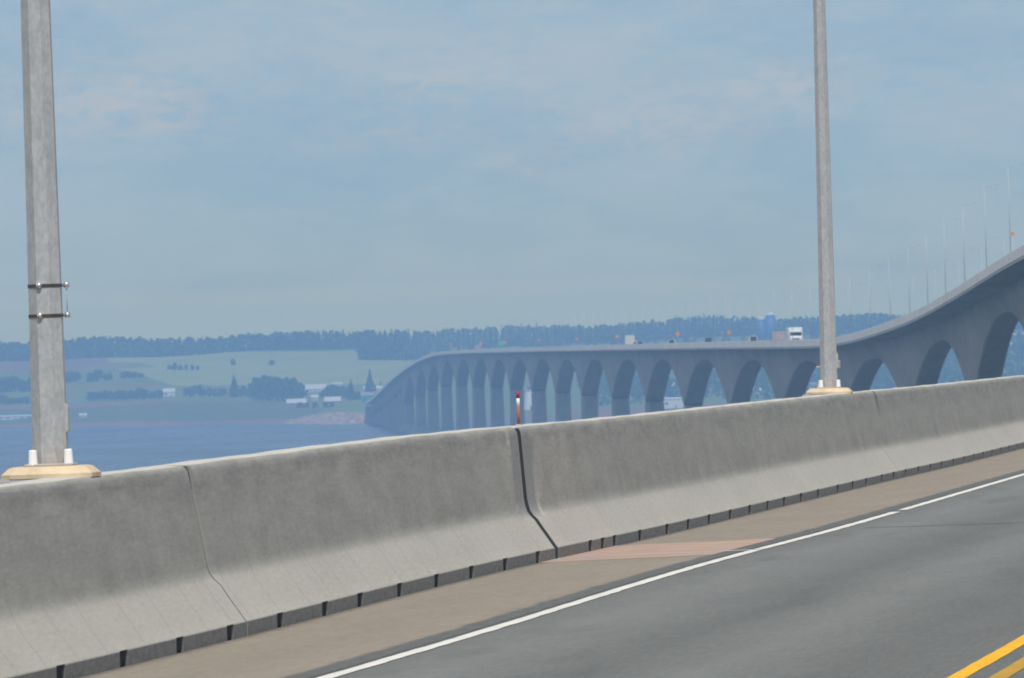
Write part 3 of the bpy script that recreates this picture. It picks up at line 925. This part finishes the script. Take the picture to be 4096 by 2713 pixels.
# second belt filling the slope at the right and behind the crest of the bridge
for i in range(1500):
    s = rr.uniform(230, 1600); x = rr.uniform(-40, 520)
    d = shore(x) + s
    if x < 40 and d < 8350: continue
    if x < 0 and d < 8520: continue
    wood(x, d, 8, 12.5, 30, 2.3)
tag(fo.build('woodland', [M['leaf_a'], M['leaf_b']]), 'dark green belt of woodland along the skyline and wooded slope behind the bridge', 'woodland', kind='stuff')

# single trees: a few models, copied
def tree_model(kind, seed):
    q = random.Random(seed); m = MB(); t = MB()
    if kind == 'round': crown_round(m, (0, 0, 0), 1.0, .85, q, 0, 1.1, .13)
    elif kind == 'bush': crown_round(m, (0, 0, -.2), 1.15, 1.5, q, 0, 1.2, .2)
    else: crown_cone(m, (0, 0, 0), 1.0, .40, q, 0, 2.6, .14)
    t.tube((0, 0, -.05), (0, 0, .45), .035, .02, 7)
    if kind == 'round':
        for a in range(4): t.tube((0, 0, .3), (.2 * math.cos(a * 1.6), .2 * math.sin(a * 1.6), .6), .016, .006, 5)
    return m.mesh('crown', M['leaf_b'] if kind == 'cone' else M['leaf_a']), t.mesh('trunk', M['bark'])
MODELS = {k: [tree_model(k, s) for s in range(3)] for k in ('round', 'bush', 'cone')}
NM = {'round': ('tree', 'tree'), 'bush': ('bush', 'bush'), 'cone': ('spruce_tree', 'tree')}
def plant(xf, yf, top, kind, label, group=None, wide=1.0):
    p = hit(xf, yf); h = max(2.0, (yf - top) * p.y / F)
    root = empty(NM[kind][0], p - Vector((0, 0, .2)), rng.uniform(0, 6.28))
    tag(root, label, NM[kind][1], group)
    cm, tm = rng.choice(MODELS[kind])
    for n, me in (('crown', cm), ('trunk', tm)):
        o = bpy.data.objects.new(n, me); link(o, root)
        o.scale = (h * wide, h * wide, h)
G1 = 'trees of the dark hedge on the far shore'
for i in range(22):
    x = 360 + i * 13.5 + rng.uniform(-4, 4)
    tp = 1566 - (14 if 540 < x < 600 else 0) + rng.uniform(-8, 8)
    plant(x, 1606 - (x - 360) * .03, tp, 'round', 'low tree in the long dark hedge above the shore meadow', G1, 1.2)
G2 = 'trees of the tall dark clump left of the farm roofs'
for i in range(26):
    x = 1005 + i * 8.1 + rng.uniform(-5, 5)
    tp = 1503 + abs(x - 1090) * .22 + rng.uniform(-14, 16)
    plant(x, 1600 + rng.uniform(-6, 6), tp, 'round', 'tall tree in the big dark clump left of the pale farm roofs', G2, 1.0)
G3 = 'trees between the white house and the tall clump'
for x in (745, 760, 778, 800, 815, 838, 860, 880, 895, 960, 975, 990):
    plant(x, 1590, 1545 + rng.uniform(-8, 12), 'round', 'smaller tree in the row between the white house and the tall clump', G3, 1.1)
plant(938, 1588, 1496, 'cone', 'tall pointed spruce standing left of the big dark clump')
plant(1405, 1600, 1514, 'cone', 'narrow dark spruce between the farm roofs and the bridge end')
plant(1481, 1570, 1476, 'cone', 'tallest narrow spruce beside the bridge end')
plant(1522, 1560, 1523, 'cone', 'small spruce close above the bridge parapet at its end')
plant(931, 1461, 1435, 'bush', 'lone round bush in the pale upper field, left one', None, .9)
plant(1087, 1461, 1436, 'bush', 'lone round bush in the pale upper field, right one', None, .9)
G4 = 'bushes scattered over the upper meadow'
for x, y, t in ((365, 1528, 1482), (385, 1522, 1480), (402, 1515, 1478), (425, 1522, 1490), (440, 1520, 1492), (488, 1514, 1488), (505, 1512, 1482), (522, 1513, 1480), (540, 1514, 1486), (560, 1513, 1490), (572, 1512, 1494),
                (680, 1478, 1456), (700, 1480, 1450), (722, 1481, 1456), (745, 1481, 1458), (768, 1480, 1457), (790, 1480, 1460), (270, 1530, 1480), (290, 1528, 1478), (308, 1520, 1482)):
    plant(x, y, t, 'bush', 'dark bush in the loose rows on the upper meadow', G4, .75)
G5 = 'bushes at the far left behind the near lamp post'
for i in range(18):
    x = -30 + i * 9 + rng.uniform(-3, 3)
    plant(x, 1565 + rng.uniform(-25, 6), 1510 + rng.uniform(-6, 20), 'bush', 'dark bush at the left edge behind the near lamp post', G5, .8)
for i in range(10):
    plant(-20 + i * 14, 1615 + rng.uniform(-5, 5), 1583 + rng.uniform(-8, 8), 'bush', 'dark bush at the left edge behind the near lamp post', G5, .9)
G6 = 'trees among the farm buildings'
for x, y, t in ((1290, 1590, 1560), (1310, 1585, 1545), (1330, 1595, 1540), (1350, 1590, 1548), (1370, 1585, 1545), (1390, 1592, 1548), (1425, 1600, 1560), (1200, 1632, 1604), (1230, 1630, 1607), (1260, 1632, 1608), (1300, 1632, 1606), (1330, 1630, 1608)):
    plant(x, y, t, 'bush', 'dark shrub among the pale farm roofs', G6, .9)

# ---- buildings
def house(xf, yf, wf, hf, label, wall='white', roof='roof', name='house', cat='house', depth_m=None, roof_part=.45, hip=False, yaw=0.0):
    """base centre in the photograph, width and height measured in photograph pixels"""
    p = hit(xf, yf); k = p.y / F
    w, h = wf * k, hf * k
    dp = depth_m or max(6.0, w * .6)
    root = empty(name, p - Vector((0, 0, .3)), yaw); tag(root, label, cat)
    wh = h * (1 - roof_part)
    b = MB(); b.box((0, dp / 2, wh / 2), (w, dp, wh), 0); b.build('wall', M[wall], root)
    r = MB(); e = .35; ix = w * .25 if hip else 0
    r.loft([[(-w / 2 - e, -e, wh), (w / 2 + e, -e, wh), (w / 2 + e, dp + e, wh), (-w / 2 - e, dp + e, wh)],
            [(-w / 2 - e + ix, dp / 2 - .1, h), (w / 2 + e - ix, dp / 2 - .1, h), (w / 2 + e - ix, dp / 2 + .1, h), (-w / 2 - e + ix, dp / 2 + .1, h)]], 0, cap=True)
    fix_normals(r.build('roof', M[roof], root))
    n = max(2, min(6, int(w / 4)))
    for i in range(n):
        g = MB(); x = (i + .5) / n * w - w / 2
        if i == n // 2: g.box((x, -.03, min(1.05, wh * .4)), (min(1.0, w / n * .5), .08, min(2.0, wh * .75)), 0); g.build('door', M['grey'], root)
        else: g.box((x, -.03, wh * .55), (min(1.3, w / n * .45), .08, min(1.3, wh * .4)), 0); g.build('window', M['glass'], root)
    return root
house(60, 1678, 138, 18, 'long low white building on the shore at the left edge', 'white', 'roof_pale', 'shore_building', 'building', 8, .3)
house(332, 1672, 28, 20, 'tiny white cabin on the shore right of the near lamp post', 'white', 'roof_pale', 'cabin', 'cabin', 4)
house(676, 1586, 46, 34, 'white farmhouse standing at the gap in the dark hedge', 'white', 'roof_pale')
house(1262, 1568, 92, 32, 'largest pale roofed barn right of the big dark tree clump', 'straw' if False else 'cream', 'roof_pale', 'barn', 'barn', 14, .6)
house(1348, 1545, 42, 16, 'small pale shed on the slope right of the largest barn', 'white', 'roof_pale', 'shed', 'shed')
house(1186, 1618, 76, 24, 'low white roofed shed below the big dark clump', 'grey', 'roof_pale', 'shed', 'shed', 9, .7)
house(1259, 1602, 26, 24, 'small white cottage below the largest barn', 'white', 'roof_pale', 'cottage', 'cottage', 5)
house(1330, 1616, 62, 30, 'grey white house with a pale roof left of the bridge end', 'grey', 'roof_pale', depth_m=9, roof_part=.6)
house(1492, 1566, 74, 24, 'long white building with pale roof just above the bridge end', 'white', 'roof_pale', 'building', 'building', 8, .5)
house(1470, 1612, 50, 44, 'teal building under the white one at the bridge end', 'teal', 'roof', 'building', 'building', 6, .3)
house(2424, 1600, 34, 30, 'small white house seen through the arch left of the mauve building', 'white', 'roof_pale')
house(2556, 1570, 80, 44, 'wide mauve building with hipped roof seen through an arch', 'mauve', 'roof', 'building', 'building', 10, .35, True)
house(2690, 1566, 70, 36, 'mauve grey building above the large white block', 'mauve', 'roof_pale', 'building', 'building', 8, .4)
house(2704, 1634, 110, 46, 'large bright white building seen low through an arch', 'white', 'white', 'building', 'building', 16, .12)
house(2832, 1580, 40, 30, 'pinkish white house in the arch right of the large white block', 'white', 'roof', depth_m=6)
house(3027, 1585, 34, 38, 'narrow pinkish house seen through the arch left of the slim pole', 'mauve', 'roof_pale', depth_m=5)
house(3262, 1562, 90, 36, 'white house directly behind the foot of the slim pole', 'white', 'roof')
house(3560, 1552, 48, 34, 'white house in the arch right of the slim pole', 'white', 'roof_pale')
house(4080, 1350, 150, 20, 'upper of two long pale warehouses at the right edge', 'white', 'roof_pale', 'warehouse', 'warehouse', 20, .4)
house(4090, 1386, 150, 20, 'lower of two long pale warehouses at the right edge', 'cream', 'roof_pale', 'warehouse', 'warehouse', 20, .4)
# white tapered tower at the shore
p = hit(2120, 1640); k_ = p.y / F
tw = empty('lighthouse', p, 0.2); tag(tw, 'white tapering lighthouse tower beside a bridge pier', 'lighthouse')
hh = 92 * k_
m_ = MB(); m_.lathe((0, 0, 0), [(3.6, 0), (2.9, hh * .4), (2.0, hh * .86)], 8, smooth=False); m_.build('tower', M['white'], tw)
m_ = MB(); m_.lathe((0, 0, hh * .86), [(2.5, 0), (2.5, .35)], 8, smooth=False); m_.build('gallery', M['white'], tw)
m_ = MB(); m_.lathe((0, 0, hh * .86 + .35), [(1.2, 0), (1.2, 1.1)], 8, smooth=False); m_.build('lantern', M['glass'], tw)
m_ = MB(); m_.lathe((0, 0, hh * .86 + 1.45), [(1.5, 0), (.2, .9)], 8, smooth=False); m_.build('cap', M['post_red'], tw)
m_ = MB(); m_.box((0, -3.55, 1.1), (1.0, .12, 2.1), 0); m_.build('door', M['post_red'], tw)
# blue silos
for xa, xb, ytop, lb in ((3027, 3059, 1266, 'shorter left blue silo with a pale domed top'), (3062, 3101, 1249, 'taller right blue silo with a pale domed top')):
    d = 8480.0; k_ = d / F
    a, b = ray((xa + xb) / 2, ytop)
    X, ztop = a * k_, CAM_Z - b * k_
    g = ground(X, d); r = (xb - xa) / 2 * k_; h = ztop - g
    o = empty('silo', (X, d, g)); tag(o, lb, 'silo')
    m_ = MB(); m_.lathe((0, 0, -.5), [(r, 0), (r, h - 1.9)], 24); m_.build('shell', M['blue'], o)
    m_ = MB(); m_.lathe((0, 0, h - 2.6), [(r * 1.03, 0), (r * 1.0, 1.3), (r * .75, 2.1), (r * .3, 2.55), (.1, 2.6)], 24); m_.build('dome', M['white'], o)
    m_ = MB()
    for i in range(5): m_.lathe((0, 0, h * (.15 + .17 * i)), [(r + .05, 0), (r + .05, .25)], 24)
    m_.build('hoop', M['blue'], o)

# ------------------------------------------------------------------ haze
hz = MB(); hz.box((0, 4150, 36.0), (13000, 12500, 80), 0)
hm = bpy.data.materials.new('haze'); hm.use_nodes = True
nt = hm.node_tree; nt.nodes.remove(nt.nodes['Principled BSDF'])
pv = nt.nodes.new('ShaderNodeVolumePrincipled')
HAZE_D, HAZE_C = 1.55e-4, (.335, .605, 1.0)
pv.inputs['Color'].default_value = (*HAZE_C, 1); pv.inputs['Density'].default_value = HAZE_D
pv.inputs['Anisotropy'].default_value = 0.0
nt.links.new(pv.outputs[0], nt.nodes['Material Output'].inputs['Volume'])
ho = hz.build('haze', hm); tag(ho, kind='stuff')

# ------------------------------------------------------------------ light and sky
SUN_EL, SUN_AZ = R(60), R(168)       # azimuth clockwise from +Y: behind the camera, a little to the right
w = bpy.data.worlds.new('World'); SC.world = w; w.use_nodes = True
wt = w.node_tree; wn = wt.nodes
class WN(NT):
    def __init__(s): s.t = wt; s.n = wn
W = WN()
sky = wn.new('ShaderNodeTexSky'); sky.sky_type = 'NISHITA'; sky.sun_disc = False
sky.sun_elevation = SUN_EL; sky.sun_rotation = SUN_AZ
sky.air_density = 1.0; sky.dust_density = 1.2; sky.ozone_density = 1.5
g = W.coord('Generated')
gx, gy, gz = W.sep(g)
ya = W.math('MAXIMUM', W.math('ABSOLUTE', gy), .02)
az = W.math('DIVIDE', gx, ya); el = W.math('DIVIDE', gz, ya)
sc_ = 1000.0
azs = W.math('MULTIPLY', az, sc_); els = W.math('MULTIPLY', el, sc_)      # milliradians
v = W.comb(azs, els, 0.0)
n1 = W.noise(W.mapping(v, (.045, .13, 1), (3.1, 1.7, 0)), 1.0, 6, .55, .3)
n2 = W.noise(W.mapping(v, (.11, .36, 1), (9, 4, 0)), 1.0, 5, .6, .4)
cl = W.math('ADD', W.math('MULTIPLY', n1, .65), W.math('MULTIPLY', n2, .35))
AINF = (.172, .326, .56)
def sky_stop(e, tgt):
    path = min(10400.0, 33.5 / max(e * 1e-3, 1e-6)); T = math.exp(-HAZE_D * path)
    return tuple(max(.02, (t - a * (1 - T)) / T) for t, a in zip(tgt, AINF))
STOPS = [(0, (.323, .43, .497)), (3.2, (.323, .43, .50)), (5, (.322, .432, .505)), (8, (.314, .433, .518)), (12, (.306, .438, .54)), (18, (.303, .443, .56)), (30, (.315, .452, .583))]
band = W.ramp(W.fr(els, 0, 30), [(e / 30.0, sky_stop(e, t)) for e, t in STOPS])
cloud = W.fr(cl, .46, .66)
low = W.mix(W.math('MULTIPLY', cloud, .55), band, W.mix(.55, band, (.60, .61, .60)))
blob = None
for a0, e0, sa, se, k in ((-31.5, 19.8, 5.5, 1.7, 1.0), (-26.5, 18.4, 3.0, 1.0, .8), (11.5, 16.6, 6.5, 1.5, .85), (21.5, 19.2, 3.2, 1.1, 1.0), (-4.0, 20.8, 6.0, 1.6, .55), (-8.0, 16.2, 5.0, 1.2, .5), (2.0, 13.6, 3.0, 1.0, .45)):
    q = W.math('ADD', W.math('POWER', W.math('MULTIPLY', W.math('SUBTRACT', azs, a0), 1 / sa), 2.0), W.math('POWER', W.math('MULTIPLY', W.math('SUBTRACT', els, e0), 1 / se), 2.0))
    q = W.math('MULTIPLY', W.math('EXPONENT', W.math('MULTIPLY', q, -.6)), k)
    blob = q if blob is None else W.math('ADD', blob, q)
n4 = W.noise(W.mapping(v, (.35, .9, 1), (5, 2, 0)), 1.0, 6, .62, .6)
blob = W.math('MULTIPLY', W.math('ADD', blob, W.fr(els, 8, 18, 0, .28)), W.fr(n4, .38, .60))
low = W.mix(W.math('MINIMUM', W.math('MULTIPLY', blob, .8), .75), low, W.mix(.15, (.545, .54, .525), band))
low = W.mix(W.fr(cl, .52, .34, 0, .42), low, W.mix(.5, band, (.22, .33, .50)))
gain = W.new('ShaderNodeVectorMath', operation='SCALE'); W.set(gain.inputs[0], low); gain.inputs['Scale'].default_value = 10.0
# thin broken cloud over the rest of the sky
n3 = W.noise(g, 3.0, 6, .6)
fill_cloud = W.math('MULTIPLY', W.fr(gx, -.25, -.75), W.fr(n3, .34, .56, .35, 1.0))        # unseen bright cloud added at the left to lift the bridge side faces
veil = W.mix(W.math('MULTIPLY', W.fr(n3, .40, .62, .2, .7), W.fr(gy, -.7, .1, .35, 1.0)), sky.outputs[0], (4.3, 4.2, 4.1))  # cloud thinned behind the camera to keep faces turned that way darker
veil = W.mix(W.math('MULTIPLY', fill_cloud, .9), veil, (8.2, 8.1, 7.9))
fac = W.fr(el, .06, .22, 1.0, 0.0)
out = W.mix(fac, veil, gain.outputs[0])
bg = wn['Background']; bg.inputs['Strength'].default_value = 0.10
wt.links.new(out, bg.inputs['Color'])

sl = bpy.data.lights.new('sun', 'SUN'); sl.energy = 3.1; sl.angle = R(.53); sl.color = (1, .955, .88)
so = bpy.data.objects.new('sun', sl); link(so)
sd = Vector((math.sin(SUN_AZ) * math.cos(SUN_EL), math.cos(SUN_AZ) * math.cos(SUN_EL), math.sin(SUN_EL)))
so.rotation_euler = sd.to_track_quat('Z', 'Y').to_euler()
so.location = (0, 0, 300)

# ------------------------------------------------------------------ camera
cam = bpy.data.cameras.new('camera'); cam.lens = 450; cam.sensor_width = 36; cam.clip_start = .5; cam.clip_end = 30000
co = bpy.data.objects.new('camera', cam); link(co)
mt = Matrix.Translation((0, 0, CAM_Z)) @ Matrix.Rotation(R(90) + YH / F, 4, 'X') @ Matrix.Rotation(-ROLL, 4, 'Z')
co.matrix_world = mt
cam.dof.use_dof = True; cam.dof.focus_distance = 110; cam.dof.aperture_fstop = 30
SC.camera = co

SC.view_settings.view_transform = 'Standard'; SC.view_settings.look = 'None'
SC.view_settings.exposure = 0.05; SC.view_settings.gamma = 1.0
SC.render.engine = 'CYCLES'
cy = SC.cycles
cy.use_denoising = True
cy.max_bounces = 6; cy.diffuse_bounces = 3; cy.glossy_bounces = 3; cy.volume_bounces = 1
cy.sample_clamp_indirect = 8
cy.filter_width = 1.8
